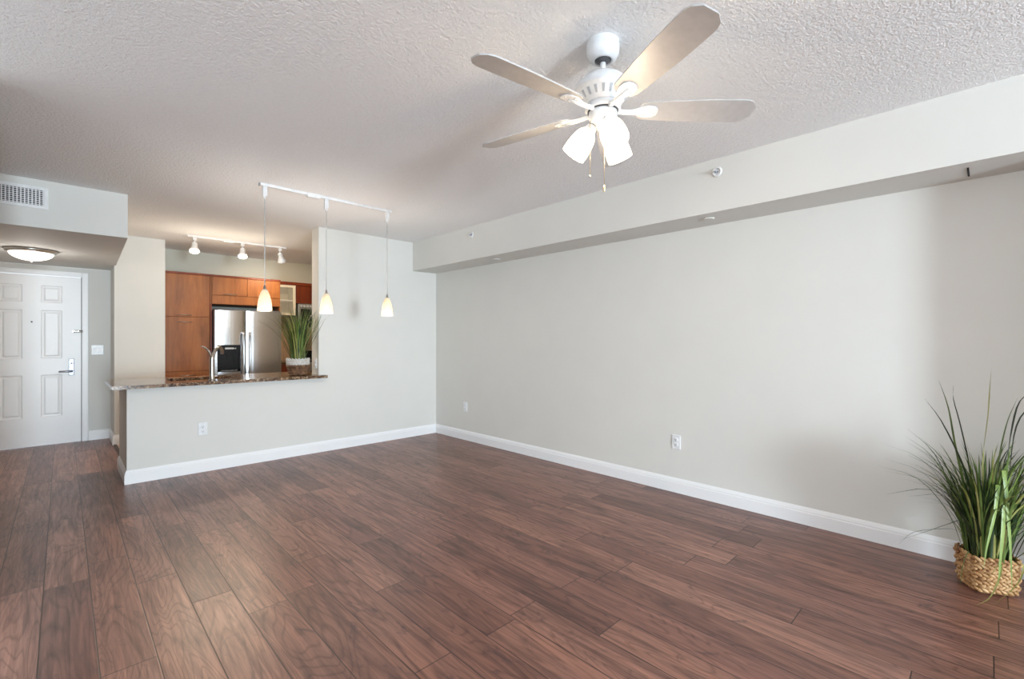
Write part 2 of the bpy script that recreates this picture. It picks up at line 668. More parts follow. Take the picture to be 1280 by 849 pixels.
struct('wall_hall_left', MB().box(-1.07, -0.95, YB, 8.08, 0, CZ), M['entry'])
struct('wall_left_back', MB().box(XL, -0.95, YB, YB + .12, 0, CZ), M['wall'])
struct('wall_partition', MB().box(XL, -0.250, 3.34, 3.455, 0, CZ), M['wall'])
struct('wall_kitchen_back', MB().box(0.945, 3.72, 8.08, 8.2, 0, CZ), M['kitchen'], 'kitchen back wall above the cabinets')
struct('wall_kitchen_right', MB().box(3.60, 3.72, YB + .2, 8.08, 0, CZ), M['kitchen'])
# left wall with an added window opening for the side fill and window wall with a sliding door opening
LY0, LY1 = -3.9, 0.9
mb = MB()
mb.box(XL - .1, XL, YF, LY0, 0, CZ).box(XL - .1, XL, LY1, YB + .1, 0, CZ).box(XL - .1, XL, LY0, LY1, 0, 0.20).box(XL - .1, XL, LY0, LY1, 2.30, CZ)
struct('wall_left', mb, M['wall'])
mb = MB()
mb.box(XL - .1, -0.50, YF - .1, YF, 0, CZ).box(0.90, XR, YF - .1, YF, 0, CZ).box(-0.50, 0.90, YF - .1, YF, 2.24, CZ)
struct('wall_front', mb, M['wall'])
struct('wall_shade_stub', MB().box(3.420, XR, -0.46, -0.31, 0, 2.186), M['wall'])  # unseen stub, added to shade the near end of the right wall


def frame_rect(mb, a0, a1, z0, z1, w, d0, d1, axis, mull=()):
    def bx(p0, p1, q0, q1):
        if axis == 'x':
            mb.box(p0, p1, d0, d1, q0, q1, 0.004)
        else:
            mb.box(d0, d1, p0, p1, q0, q1, 0.004)
    bx(a0, a0 + w, z0, z1)
    bx(a1 - w, a1, z0, z1)
    bx(a0 + w, a1 - w, z0, z0 + w)
    bx(a0 + w, a1 - w, z1 - w, z1)
    for q in mull:
        bx(q - w / 2, q + w / 2, z0 + w, z1 - w)


mb = MB()
frame_rect(mb, -0.50, 0.90, 0.0, 2.24, 0.05, YF - .08, YF - .02, 'x', (0.20,))
struct('window_1', mb, M['trim'])
mb = MB()
frame_rect(mb, LY0, LY1, 0.20, 2.30, 0.05, XL - .08, XL - .02, 'y', (-2.3, -0.7))
struct('window_added', mb, M['trim'])  # unseen window frame, added around the side fill

# baseboards: moulded profile swept along each wall
BP = [(0, 0), (0.017, 0), (0.017, 0.082), (0.0135, 0.087), (0.0135, 0.097), (0.0115, 0.101), (0.0085, 0.110), (0.0045, 0.116), (0.0035, 0.120), (0, 0.120)]


def base(name, path, label=None):
    """path: (x, y, outward normal, mitred)"""
    struct(name, MB().sweep(BP, path), M['trim'], label)


base('baseboard_right', [(XR, -0.31, -1, 0), (XR, YB, -1, -1)], 'tall white baseboard along the right wall')
base('baseboard_back', [(XR, YB, -1, -1), (XP, YB, -1, -1), (XP, 6.05, -1, 0)], 'tall white baseboard along back wall and peninsula')
base('baseboard_column', [(0.205 + 0.03, 7.955, 0, -1), (0.448, 7.955, -1, -1), (0.448, 7.38, -1, -1), (0.945, 7.38, 0, -1)], 'white baseboard stepping round the entry wall end')
base('baseboard_partition', [(XL, 3.34, 0, -1), (-0.250, 3.34, 1, -1), (-0.250, 3.455, 1, 1), (XL, 3.455, 0, 1)])
base('baseboard_hall', [(-0.95, YB, 1, 0), (-0.95, 7.955, 1, -1)])

# narrow seam in the underside of the soffit
struct('trim_2', MB().box(3.42, 3.60, 0.070, 0.078, 2.183, 2.188), M['darkgap'])

# ---------------------------------------------------------------- front door (structure)
DX0, DX1, DZ1, DY = -0.695, 0.165, 2.052, 7.955
mb = MB()
cols = ((-0.526, -0.341), (-0.189, -0.004))
rows = ((0.345, 0.855), (1.052, 1.635), (1.725, 1.932))
xs = sorted({DX0, DX1, *[q for c in cols for q in c]})
zs = sorted({0.008, DZ1, *[q for r in rows for q in r]})
for i in range(len(xs) - 1):
    for j in range(len(zs) - 1):
        if (xs[i], xs[i + 1]) in cols and (zs[j], zs[j + 1]) in rows:
            x0, x1, z0, z1 = xs[i], xs[i + 1], zs[j], zs[j + 1]
            # moulded recess with a raised field
            rings = [(0.0, 0.0), (0.010, 0.009), (0.024, 0.010), (0.040, 0.002), (0.048, 0.002)]
            v, f = [], []
            for ins, d in rings:
                v += [(x0 + ins, DY - 0.03 + d, z0 + ins), (x1 - ins, DY - 0.03 + d, z0 + ins), (x1 - ins, DY - 0.03 + d, z1 - ins), (x0 + ins, DY - 0.03 + d, z1 - ins)]
            for k in range(len(rings) - 1):
                for q in range(4):
                    q2 = (q + 1) % 4
                    f.append((k * 4 + q, k * 4 + q2, k * 4 + 4 + q2, k * 4 + 4 + q))
            f.append(tuple(range(len(v) - 4, len(v))))
            mb._add(v, f)
        else:
            mb._add([(xs[i], DY - .03, zs[j]), (xs[i + 1], DY - .03, zs[j]), (xs[i + 1], DY - .03, zs[j + 1]), (xs[i], DY - .03, zs[j + 1])], [(0, 1, 2, 3)])
mb.box(DX0, DX1, DY - 0.015, DY + 0.01, 0.008, DZ1)
v = [(DX0, DY - .03, .008), (DX1, DY - .03, .008), (DX1, DY - .03, DZ1), (DX0, DY - .03, DZ1), (DX0, DY - .015, .008), (DX1, DY - .015, .008), (DX1, DY - .015, DZ1), (DX0, DY - .015, DZ1)]
mb._add(v, [(0, 1, 5, 4), (1, 2, 6, 5), (2, 3, 7, 6), (3, 0, 4, 7)])
door = struct('door_1', mb, M['trim'], 'white six panel front door')
hp = MB().box(0.052, 0.102, DY - .042, DY - .0295, 0.838, 1.042, 0.006, 3)
hp = hp.build('handle_plate', M['chrome'], door)
mb = MB()
mb.lathe([(0.016, 0), (0.016, 0.018), (0.012, 0.024), (0.012, 0.05)], 16, Matrix.Translation((0.078, DY - .041, 0.888)) @ Matrix.Rotation(PI / 2, 4, 'X'))
mb.tube([(0.078, DY - .088, 0.888), (0.03, DY - .092, 0.888), (-0.035, DY - .086, 0.886)], [0.014, 0.013, 0.010], 12)
mb.build('lever', M['chrome'], hp)
mb = MB().lathe([(0.010, 0), (0.010, 0.006), (0.006, 0.012)], 16, Matrix.Translation((0.078, DY - .041, 0.985)) @ Matrix.Rotation(PI / 2, 4, 'X'))
mb.build('deadbolt_turn', M['chrome'], hp)
MB().lathe([(0.009, 0), (0.009, 0.004), (0.005, 0.006)], 16, Matrix.Translation((-0.265, DY - .0295, 1.49)) @ Matrix.Rotation(PI / 2, 4, 'X')).build('peephole', M['dgrey'], door)
mb = MB().box(0.085, 0.150, DY - .045, DY - .0295, 1.368, 1.395, 0.003)
mb.tube([(0.095, DY - .055, 1.390), (0.18, DY - .058, 1.390)], 0.006, 10).tube([(0.095, DY - .055, 1.374), (0.18, DY - .058, 1.374)], 0.006, 10)
mb.build('door_guard', M['nickel'], door)
MB().box(0.1655, 0.170, DY - .032, DY - .02, 0.93, 1.0).build('strike_plate', M['dgrey'], door)
# casing
mb = MB()
for x0, x1 in ((0.172, 0.232), (-0.762, -0.702)):
    mb.box(x0, x1, DY - .022, DY + .0, 0, 2.118, 0.004).box(x0 + .012, x1 - .012, DY - .027, DY - .02, 0, 2.106, 0.003)
mb.box(-0.702, 0.172, DY - .022, DY, 2.058, 2.118, 0.004).box(-0.70, 0.17, DY - .027, DY - .02, 2.070, 2.106, 0.003)
mb.mat(M['trim'])
struct('trim_3', mb, M['trim'], 'white casing around the front door')
struct('trim_4', MB().box(DX1 + .0005, 0.1715, DY - .012, DY + .02, 0, 2.058), M['darkgap'])

# ---------------------------------------------------------------- outlets and switch plates
def make_outlet(label, loc, rotz):
    t = thing('wall_outlet', label, 'outlet', loc, rotz, 'white electrical outlets')
    MB().box(-0.037, 0.037, -0.007, 0, -0.060, 0.060, 0.004, 3).build('cover_plate', M['plate'], t)
    for dz in (-0.0205, 0.0205):
        r = MB().lathe([(0.0165, 0), (0.0165, 0.003), (0.015, 0.004)], 24, Matrix.Translation((0, -0.0065, dz)) @ Matrix.Rotation(PI / 2, 4, 'X')).build('receptacle', M['plate'], t)
        mb = MB()
        mb.box(-0.0075, -0.005, -0.0112, -0.010, dz + 0.000, dz + 0.009)
        mb.box(0.005, 0.0075, -0.0112, -0.010, dz + 0.001, dz + 0.009)
        mb.lathe([(0.003, 0), (0.003, 0.001)], 12, Matrix.Translation((0, -0.0103, dz - 0.006)) @ Matrix.Rotation(PI / 2, 4, 'X'))
        mb.build('slot', M['slot'], r)
    MB().lathe([(0.0035, 0), (0.0035, 0.001), (0.002, 0.002)], 12, Matrix.Translation((0, -0.0065, 0)) @ Matrix.Rotation(PI / 2, 4, 'X')).build('screw', M['lgrey'], t)
    return t


out0 = make_outlet('white duplex outlet low on the peninsula half wall under the counter', (0.972, YB, 0.416), 0)
dup(out0, (XR, 1.82, 0.421), 'white duplex outlet low on the long right wall, nearer the floor plant', -PI / 2 * -1 * -1)
dup(out0, (XR, 4.649, 0.421), 'white duplex outlet low on the right wall near the far room corner', -PI / 2)
for o in list(COL.objects):
    if o.name.startswith('wall_outlet') and abs(o.location.x - XR) < 0.01:
        o.rotation_euler = (0, 0, PI / 2 * 3)
dup(out0, (XO, 5.385, 1.005), 'white outlet on the opening jamb just above the granite counter end', -PI / 2)

t = thing('light_switch', 'white two gang switch plate on the grey entry wall right of the door', 'light switch', (0.319, 7.955, 1.147))
MB().box(-0.058, 0.058, -0.007, 0, -0.062, 0.062, 0.004, 3).build('cover_plate', M['plate'], t)
for dx in (-0.023, 0.023):
    MB().box(dx - .0165, dx + .0165, -0.011, -0.006, -0.034, 0.034, 0.002).build('rocker', M['white'], t)

# ---------------------------------------------------------------- soffit fire sprinklers and covers
def make_sprinkler(label, loc):
    t = thing('sprinkler', label, 'sprinkler', loc, 0, 'sidewall sprinklers on the soffit')
    Rm = Matrix.Rotation(-PI / 2, 4, 'Y')
    MB().lathe([(0.036, 0), (0.036, 0.004), (0.030, 0.010), (0.024, 0.012), (0.024, 0.006), (0.012, 0.006)], 28, Rm).build('escutcheon', M['white'], t)
    b = MB()
    b.lathe([(0.009, 0.005), (0.009, 0.028), (0.005, 0.032)], 16, Rm)
    b.build('nozzle', M['chrome'], t)
    b = MB()
    b.box(-0.046, -0.043, -0.010, 0.010, -0.005, 0.005, 0.001)
    b.tube([(-0.02, 0.009, 0), (-0.035, 0.012, 0), (-0.045, 0.002, 0)], 0.0022, 8).tube([(-0.02, -0.009, 0), (-0.035, -0.012, 0), (-0.045, -0.002, 0)], 0.0022, 8)
    b.build('deflector', M['white'], t)
    return t


s0 = make_sprinkler('white round sidewall sprinkler on soffit face, the near one right of the fan', (3.318, 1.334, 2.464))
dup(s0, (3.318, 4.072, 2.464), 'white round sidewall sprinkler on soffit face near the back wall')


def make_cover(label, loc):
    t = thing('sprinkler_cover', label, 'cover plate', loc, 0, 'round cover plates under the soffit')
    MB().lathe([(0.030, -0.011), (0.042, -0.010), (0.044, -0.006), (0.044, -0.004)], 32).build('disc', M['wall'], t)
    MB().lathe([(0.036, -0.005), (0.036, 0.0)], 32).build('gap_ring', M['dgrey'], t)
    return t


c0 = make_cover('flat round cover plate under the soffit, the nearer of two', (3.455, 1.454, 2.186))
dup(c0, (3.485, 3.844, 2.186), 'flat round cover plate under the soffit, towards the back wall')

# ---------------------------------------------------------------- return air vent on the entry soffit
t = thing('air_vent', 'white louvred air vent on the entry soffit above the dome light', 'vent', (-0.36, YB, 2.415))
hw, hh = 0.277, 0.087
mb = MB()
mb.box(-hw, hw, -0.010, 0, hh - .026, hh, .003).box(-hw, hw, -0.010, 0, -hh, -hh + .026, .003)
mb.box(-hw, -hw + .026, -0.010, 0, -hh + .02, hh - .02, .003).box(hw - .026, hw, -0.010, 0, -hh + .02, hh - .02, .003)
mb.build('frame', M['white'], t)
MB().box(-hw + .02, hw - .02, -0.0012, -0.0002, -hh + .02, hh - .02).build('backing', M['darkgap'], t)
mb = MB()
n = 25
for k in range(n):
    x = -hw + .030 + (2 * hw - .06) * k / (n - 1)
    mb.box(x - .0034, x + .0034, -0.009, -0.0035, -hh + .024, hh - .024)
mb.build('vertical_louvres', M['white'], t)
mb = MB()
for k in range(8):
    z = -hh + .034 + (2 * hh - .068) * k / 7
    mb.box(-hw + .024, hw - .024, -0.004, -0.0014, z - .0026, z + .0026)
mb.build('horizontal_louvres', M['white'], t)

# ---------------------------------------------------------------- entry dome light
t = thing('ceiling_light', 'flush dome ceiling light with brushed nickel rim over the front door hall', 'ceiling light', (-0.225, 6.66, 2.177))
MB().lathe([(0.120, 0), (0.185, -0.002), (0.192, -0.008), (0.190, -0.020), (0.168, -0.034), (0.158, -0.034), (0.158, -0.026)], 48, None, True, False).build('rim', M['nickel'], t)
pf = [(0.162 * math.cos(a), -0.030 - 0.078 * math.sin(a)) for a in [PI / 2 * k / 12 for k in range(12)]] + [(0.004, -0.108)]
MB().lathe(pf, 48, None, True, False).build('glass_dome', M['dome'], t)
MB().lathe([(0.004, -0.106), (0.010, -0.110), (0.008, -0.118), (0.003, -0.123)], 16).build('finial', M['nickel'], t)
point('entry_lamp_light', (-0.225, 6.66, 2.177 - 0.16), 5.5, (1.0, 0.95, 0.90), 0.08)

# ---------------------------------------------------------------- pendant lights on a ceiling track
PY = 4.14
t = thing('track_rail', 'white ceiling track carrying the three pendants above the counter', 'light track', (1.74, PY, CZ))
MB().box(-0.585, 0.592, -0.017, 0.017, -0.022, 0, 0.003).build('rail', M['white'], t)
MB().box(-0.215, -0.105, -0.026, 0.026, -0.036, 0.0, 0.004).build('power_feed', M['white'], t)
MB().box(-0.592, -0.584, -0.018, 0.018, -0.023, 0, 0.001).build('end_cap', M['lgrey'], t)
MB().box(0.591, 0.599, -0.018, 0.018, -0.023, 0, 0.001).build('end_cap', M['white'], t)


def make_pendant(label, x):
    t = thing('pendant_light', label, 'pendant light', (x, PY, CZ), 0, 'pendant lights over the counter')
    MB().box(-0.017, 0.017, -0.015, 0.015, -0.105, -0.0222, 0.004).build('track_adapter', M['white'], t)
    MB().lathe([(0.009, -0.105), (0.009, -0.118), (0.004, -0.126)], 16).build('strain_relief', M['white'], t)
    MB().tube([(0, 0, -0.12), (0, 0, -0.86)], 0.0042, 8).build('cord', M['cord'], t)
    MB().lathe([(0.005, -0.832), (0.008, -0.838), (0.010, -0.862), (0.014, -0.872), (0.018, -0.878)], 20).build('cap', M['nickel'], t)
    prof = [(0.015, -0.868), (0.022, -0.876), (0.031, -0.897), (0.040, -0.925), (0.048, -0.960), (0.0535, -1.000), (0.0555, -1.035), (0.0550, -1.046),
            (0.0525, -1.046), (0.0525, -1.035), (0.0505, -1.000), (0.045, -0.960), (0.037, -0.925), (0.028, -0.897), (0.018, -0.880)]
    MB().lathe(prof, 32, None, True, False).build('glass_shade', M['pendshade'], t)
    b = [(0.004, -0.90), (0.010, -0.925), (0.014, -0.955), (0.014, -0.985), (0.008, -1.000), (0.001, -1.004)]
    MB().lathe(b, 16).build('bulb', M['pendant_bulb'], t)
    return t


p0 = make_pendant('leftmost pendant with white glass shade, hanging in front of the kitchen cabinets', 1.190)
dup(p0, (1.697, PY, CZ), 'middle pendant with white glass shade, hanging beside the opening jamb')
dup(p0, (2.300, PY, CZ), 'rightmost pendant with white glass shade, hanging before the plain back wall')
for x in (1.190, 1.697, 2.300):
    point('pendant_glow', (x, PY, CZ - 1.065), 2.0, (1.0, 0.87, 0.72), 0.03)
    spot('added_ceiling_fill', (x, PY + 0.06, CZ - 0.80), (x, PY + 0.06, CZ), 5.0, (1.0, 0.90, 0.80), 2.75, 0.02)  # added upward fill above each pendant, brightens the far ceiling

# ---------------------------------------------------------------- kitchen track with three spotlights
KY = 6.81
t = thing('track_rail', 'white kitchen ceiling track carrying three spotlights above the cabinets', 'light track', (1.65, KY, CZ))
MB().box(-0.56, 0.58, -0.017, 0.017, -0.022, 0, 0.003).build('rail', M['white'], t)
MB().box(-0.18, -0.07, -0.026, 0.026, -0.036, 0.0, 0.004).build('power_feed', M['white'], t)


def make_spot(label, x, aim):
    t = thing('spotlight', label, 'spotlight', (x, KY, CZ), 0, 'kitchen track spotlights')
    MB().box(-0.020, 0.020, -0.016, 0.016, -0.060, -0.0222, 0.004).build('track_adapter', M['white'], t)
    MB().tube([(0.0, 0, -0.055), (0.0, 0, -0.095)], 0.007, 10).build('stem', M['white'], t)
    d = Vector(aim).normalized()
    q = Vector((0, 0, -1)).rotation_difference(d).to_matrix().to_4x4()
    Mx = Matrix.Translation((0, 0, -0.095)) @ q
    prof = [(0.012, 0.005), (0.027, 0.0), (0.030, -0.012), (0.030, -0.050), (0.034, -0.066), (0.046, -0.088), (0.056, -0.112), (0.057, -0.122), (0.053, -0.122), (0.050, -0.112)]
    h = MB().lathe(prof, 28, Mx, True, False).build('head', M['white'], t)
    MB().lathe([(0.0005, -0.117), (0.030, -0.118), (0.050, -0.113), (0.051, -0.108)], 28, Mx, True, False).build('lamp_face', M['bulb'], h)
    return t


make_spot('leftmost kitchen track spotlight, lit and facing the room', 1.165, (-0.10, -0.45, -0.9))
make_spot('middle kitchen track spotlight, lit and facing the room', 1.690, (-0.10, -0.45, -0.9))
make_spot('rightmost kitchen track spotlight, its white head turned sideways', 2.150, (0.35, 0.45, -0.85))
WARM = (1.0, 0.80, 0.58)
spot('spotlight_beam', (1.165 - .03, KY - .09, CZ - .24), (1.0, 6.0, 0.9), 30, WARM, 2.3)
spot('spotlight_beam', (1.690 - .03, KY - .09, CZ - .24), (1.95, 5.6, 1.2), 34, WARM, 2.3)
spot('spotlight_beam', (2.150 + .06, KY + .08, CZ - .23), (2.5, 7.9, 1.3), 28, WARM, 2.3)
point('added_kitchen_fill', (1.165, KY - .30, CZ - .52), 6, (1.0, 0.86, 0.68), 0.06)  # unseen fill points floating below the track, added to brighten the kitchen
point('added_kitchen_fill', (1.690, KY - .30, CZ - .52), 6, (1.0, 0.86, 0.68), 0.06)

for x in (1.165, 1.690):
    spot('kitchen_ceiling_fill', (x, KY - .02, CZ - .20), (x, KY - .02, CZ), 0.6, (1.0, 0.86, 0.70), 2.8, 0.04)  # added spots aimed up to lighten the kitchen ceiling

# ---------------------------------------------------------------- kitchen cabinets
def pull(mb, x0, x1, y, z):
    mb.tube([(x0, y + .024, z), (x0, y, z), (x1, y, z), (x1, y + .024, z)], 0.0045, 8)


PYF = 7.45
t = thing('pantry_cabinet', 'tall honey wood pantry cabinet left of the fridge', 'cabinet', (0, 0, 0))
MB().box(0.947, 1.452, PYF + .022, 8.08, 0.0, 2.176, 0.002).build('body', M['wood'], t)
MB().box(0.947, 1.452, PYF - .004, PYF + .022, 2.152, 2.178, 0.002).build('top_rail', M['reddish'], t)
for z0, z1, nm, hz, hx in ((1.585, 2.150, 'door', 1.608, (1.09, 1.24)), (0.858, 1.579, 'door', 1.515, (1.09, 1.24)), (0.10, 0.852, 'drawer', 0.800, (1.12, 1.27))):
    d = MB().box(0.954, 1.446, PYF, PYF + .021, z0, z1, 0.003).build(nm, M['wood'], t)
    mb = MB()
    pull(mb, hx[0], hx[1], PYF - .026, hz)
    mb.build('handle', M['nickel'], d)

t = thing('overhead_cabinet', 'honey wood two door cabinet above the fridge', 'cabinet', (0, 0, 0))
MB().box(1.454, 2.362, PYF + .022, 8.08, 1.772, 2.176, 0.002).build('body', M['wood'], t)
MB().box(1.454, 2.362, PYF - .004, PYF + .022, 2.152, 2.178, 0.002).build('top_rail', M['reddish'], t)
for x0, x1 in ((1.476, 1.906), (1.912, 2.354)):
    d = MB().box(x0, x1, PYF, PYF + .021, 1.898, 2.150, 0.003).build('door', M['wood'], t)
    mb = MB()
    pull(mb, (x0 + x1) / 2 - .075, (x0 + x1) / 2 + .075, PYF - .024, 1.915)
    mb.build('handle', M['nickel'], d)
MB().box(1.476, 2.354, PYF + .004, PYF + .021, 1.775, 1.892, 0.002).build('filler_panel', M['wood'], t)
MB().box(2.345, 2.364, PYF + .022, 8.08, 0.0, 1.772, 0.002).build('side_panel', M['wood'], t)
MB().box(1.4525, 1.476, PYF + .010, 7.7, 0.0, 1.775, 0.001).build('side_panel', M['reddish'], t)

# fridge
FY = 7.33
t = thing('refrigerator', 'stainless side by side refrigerator with black water dispenser', 'refrigerator', (0, 0, 0))
MB().box(1.482, 2.336, FY + .075, 8.0, 0.0, 1.685, 0.006).build('body', M['dgrey'], t)


def curved_door(x0, x1, z0, z1):
    mb = MB()
    n = 10
    front = []
    for i in range(n + 1):
        q = i / n
        front.append((x0 + (x1 - x0) * q, FY - 0.012 * (1 - (2 * q - 1) ** 2) + 0.006 * (abs(2 * q - 1) ** 8)))
    poly = front + [(x1, FY + .07), (x0, FY + .07)]
    mb.prism(poly, z0, z1, None, False)
    for f in mb.bm.faces:
        if abs(f.normal.z) < 0.5:
            f.smooth = False
    return mb


dl = curved_door(1.484, 1.852, 0.06, 1.683).build('freezer_door', M['steel'], t)
dr = curved_door(1.868, 2.334, 0.06, 1.683).build('fridge_door', M['steel'], t)
for d, x in ((dl, 1.822), (dr, 1.900)):
    mb = MB()
    mb.tube(bez([(x, FY - .006, 1.375), (x, FY - .045, 1.362), (x, FY - .060, 1.22), (x, FY - .064, 1.0), (x, FY - .060, 0.78), (x, FY - .045, 0.69), (x, FY - .006, 0.675)], 24), 0.0145, 12)
    mb.build('handle', M['steel'], d)
MB().box(1.49, 2.33, FY + .03, FY + .16, 1.6835, 1.702, 0.004).build('hinge_cover', M['dgrey'], t)
# dispenser
x0, x1, z0, z1 = 1.512, 1.790, 0.835, 1.205
mb = MB()
yf = FY - .027
mb.box(x0, x1, yf, FY + .005, 1.105, z1, .003)
mb.box(x0, x0 + .030, yf, FY + .005, z0, 1.105, .003).box(x1 - .030, x1, yf, FY + .005, z0, 1.105, .003)
mb.box(x0, x1, yf, FY + .005, z0, z0 + .035, .003)
mb.box(x0 + .02, x1 - .02, FY - .0150, FY + .005, z0 + .02, 1.11)
disp = mb.build('water_dispenser', M['black'], dl)
mb = MB()
mb.box(x0 + .085, x1 - .085, yf - .003, yf + .001, 1.145, 1.168, .002)
for k in (0.022, 0.046, 0.180, 0.204):
    mb.box(x0 + k, x0 + k + .016, yf - .002, yf + .001, 1.148, 1.164, .001)
mb.build('control_buttons', M['lgrey'], disp)
mb = MB()
mb.box(x0 + .110, x0 + .160, FY - .022, FY - .0145, 1.00, 1.07, .004)
mb.tube([(x0 + .062, FY - .017, 1.075), (x0 + .19, FY - .017, 1.075), (x0 + .19, FY - .017, 0.96)], 0.0025, 6)
mb.build('paddle', M['black'], disp)
MB().box(x0 + .04, x1 - .04, yf - .002, yf + .001, z0 + .014, z0 + .018).build('drip_edge', M['lgrey'], disp)

# wall cabinets on the back wall, right of the fridge
WY = 7.74
t = thing('glass_cabinet', 'narrow wall cabinet with pale framed glass door right of the fridge', 'cabinet', (0, 0, 0))
mb = MB()
gx0, gx1, gz0, gz1 = 2.400, 2.684, 1.665, 2.145
mb.box(gx0, gx0 + .016, WY + .02, 8.08, gz0, gz1).box(gx1 - .016, gx1, WY + .02, 8.08, gz0, gz1)
mb.box(gx0, gx1, WY + .02, 8.08, gz0, gz0 + .016).box(gx0, gx1, WY + .02, 8.08, gz1 - .016, gz1).box(gx0, gx1, 8.06, 8.08, gz0, gz1)
mb.build('body', M['cabinet_inside'], t)
MB().box(gx0 + .016, gx1 - .016, WY + .05, 8.06, 1.892, 1.914).build('shelf', M['white'], t)
mb = MB()
frame_rect(mb, gx0 + .002, gx1 - .002, gz0, gz1, 0.040, WY, WY + .02, 'x')
d = mb.build('door', M['cream'], t)
mg, ntg, bg = new_mat('clear_cabinet_glass')
bg.inputs['Roughness'].default_value = 0.15
r_ = ramp(ntg, noise(ntg, obj_coords(ntg), 20), [(0.3, (0.74, 0.72, 0.62)), (0.7, (0.80, 0.78, 0.68))])
L(ntg, r_.outputs[0], bg.inputs['Base Color'])
tg = ntg.nodes.new('ShaderNodeBsdfTransparent')
mxg = ntg.nodes.new('ShaderNodeMixShader')
mxg.inputs[0].default_value = 0.80
L(ntg, bg.outputs[0], mxg.inputs[1])
L(ntg, tg.outputs[0], mxg.inputs[2])
L(ntg, mxg.outputs[0], ntg.nodes['Material Output'].inputs[0])
MB().box(gx0 + .04, gx1 - .04, WY + .008, WY + .012, gz0 + .038, gz1 - .038).build('glass_pane', mg, d)

t = thing('wall_cabinet', 'dark cherry wall cabinet above the microwave', 'cabinet', (0, 0, 0))
MB().box(2.690, 3.46, WY + .02, 8.08, 1.862, 2.145, 0.002).build('body', M['reddish'], t)
for x0, x1 in ((2.692, 3.073), (3.077, 3.458)):
    MB().box(x0, x1, WY, WY + .019, 1.864, 2.143, 0.003).build('door', M['reddish'], t)
tag(MB().box(2.368, 3.60, WY - .012, 8.078, 2.147, 2.196, 0.003).build('cornice_board', M['reddish']), 'dark cherry cornice running over the wall cabinets right of the fridge', 'cornice')

t = thing('microwave', 'over-range microwave with steel vent strip under the cherry cabinet', 'microwave', (0, 0, 0))
MB().box(2.705, 3.46, WY - .04, 8.08, 1.455, 1.858, 0.004).build('body', M['steel'], t)
MB().box(2.75, 3.25, WY - .058, WY - .041, 1.475, 1.775, 0.006).build('door', M['black'], t)
mb = MB()
for k in range(14):
    mb.box(2.73 + k * .05, 2.768 + k * .05, WY - .046, WY - .038, 1.80, 1.838, .001)
mb.build('vent_grille', M['lgrey'], t)

# lower run: base cabinet, counter slab and range
t = thing('base_cabinet', 'dark cherry base cabinet between fridge and range', 'cabinet', (0, 0, 0))
MB().box(2.366, 2.70, 7.50, 8.08, 0.0, 0.90, 0.002).build('body', M['reddish'], t)
d = MB().box(2.369, 2.697, 7.478, 7.499, 0.12, 0.74, 0.003).build('door', M['reddish'], t)
d = MB().box(2.369, 2.697, 7.478, 7.499, 0.748, 0.895, 0.003).build('drawer', M['reddish'], t)
tag(MB().box(2.366, 2.702, 7.455, 8.078, 0.901, 0.935, 0.004).build('counter_slab', M['granite']), 'small granite counter slab between fridge and range', 'countertop')
t = thing('range', 'black and steel kitchen range under the microwave', 'stove', (0, 0, 0))
MB().box(2.708, 3.46, 7.47, 8.03, 0.0, 0.925, 0.004).build('body', M['steel'], t)
MB().box(2.706, 3.462, 7.45, 8.03, 0.926, 0.940, 0.003).build('cooktop', M['black'], t)
MB().box(2.706, 3.462, 8.03, 8.075, 0.80, 1.09, 0.004).build('back_panel', M['black'], t)
MB().box(2.75, 3.42, 7.445, 7.469, 0.22, 0.76, 0.004).build('oven_door', M['black'], t)
struct('wall_backsplash', MB().box(2.366, 3.60, 8.070, 8.081, 0.936, 1.70), M['splash'], 'tan tiled backsplash')

# ---------------------------------------------------------------- granite bar counter with sink and faucet
CT, CB = 0.877, 0.8462
SX0, SX1, SY0, SY1 = 0.74, 1.30, 5.50, 5.86
mb = MB()
outer = [(0.300, 5.205), (2.150, 5.205), (2.150, 5.290), (2.080, 5.290), (2.080, 5.52), (3.55, 5.52), (3.55, 6.09), (0.300, 6.09)]
# slab split round the sink cut-out
for x0, x1, y0, y1 in ((0.300, SX0, 5.205, 6.09), (SX1, 2.080, 5.205, 6.09), (SX0, SX1, 5.205, SY0), (SX0, SX1, SY1, 6.09), (2.080, 3.55, 5.52, 6.09), (2.080, 2.150, 5.205, 5.297)):
    mb.box(x0, x1, y0, y1, CB, CT)
bmesh.ops.remove_doubles(mb.bm, verts=mb.bm.verts[:], dist=0.0005)
tag(mb.build('bar_counter', M['granite']), 'brown speckled granite bar counter on the half wall', 'countertop')
MBn = MB()
MBn.box(SX0, SX1, SY0, SY0 + .004, 0.66, CB).box(SX0, SX1, SY1 - .004, SY1, 0.66, CB).box(SX0, SX0 + .004, SY0, SY1, 0.66, CB).box(SX1 - .004, SX1, SY0, SY1, 0.66, CB).box(SX0, SX1, SY0, SY1, 0.656, 0.66)
sk = MBn.build('sink', M['steel'])
tag(sk, 'undermount steel sink set in the granite counter behind the faucet', 'sink')
MB().lathe([(0.045, 0.660), (0.042, 0.664), (0.02, 0.662)], 24, Matrix.Translation((1.02, 5.68, 0))).build('drain', M['dgrey'], sk)

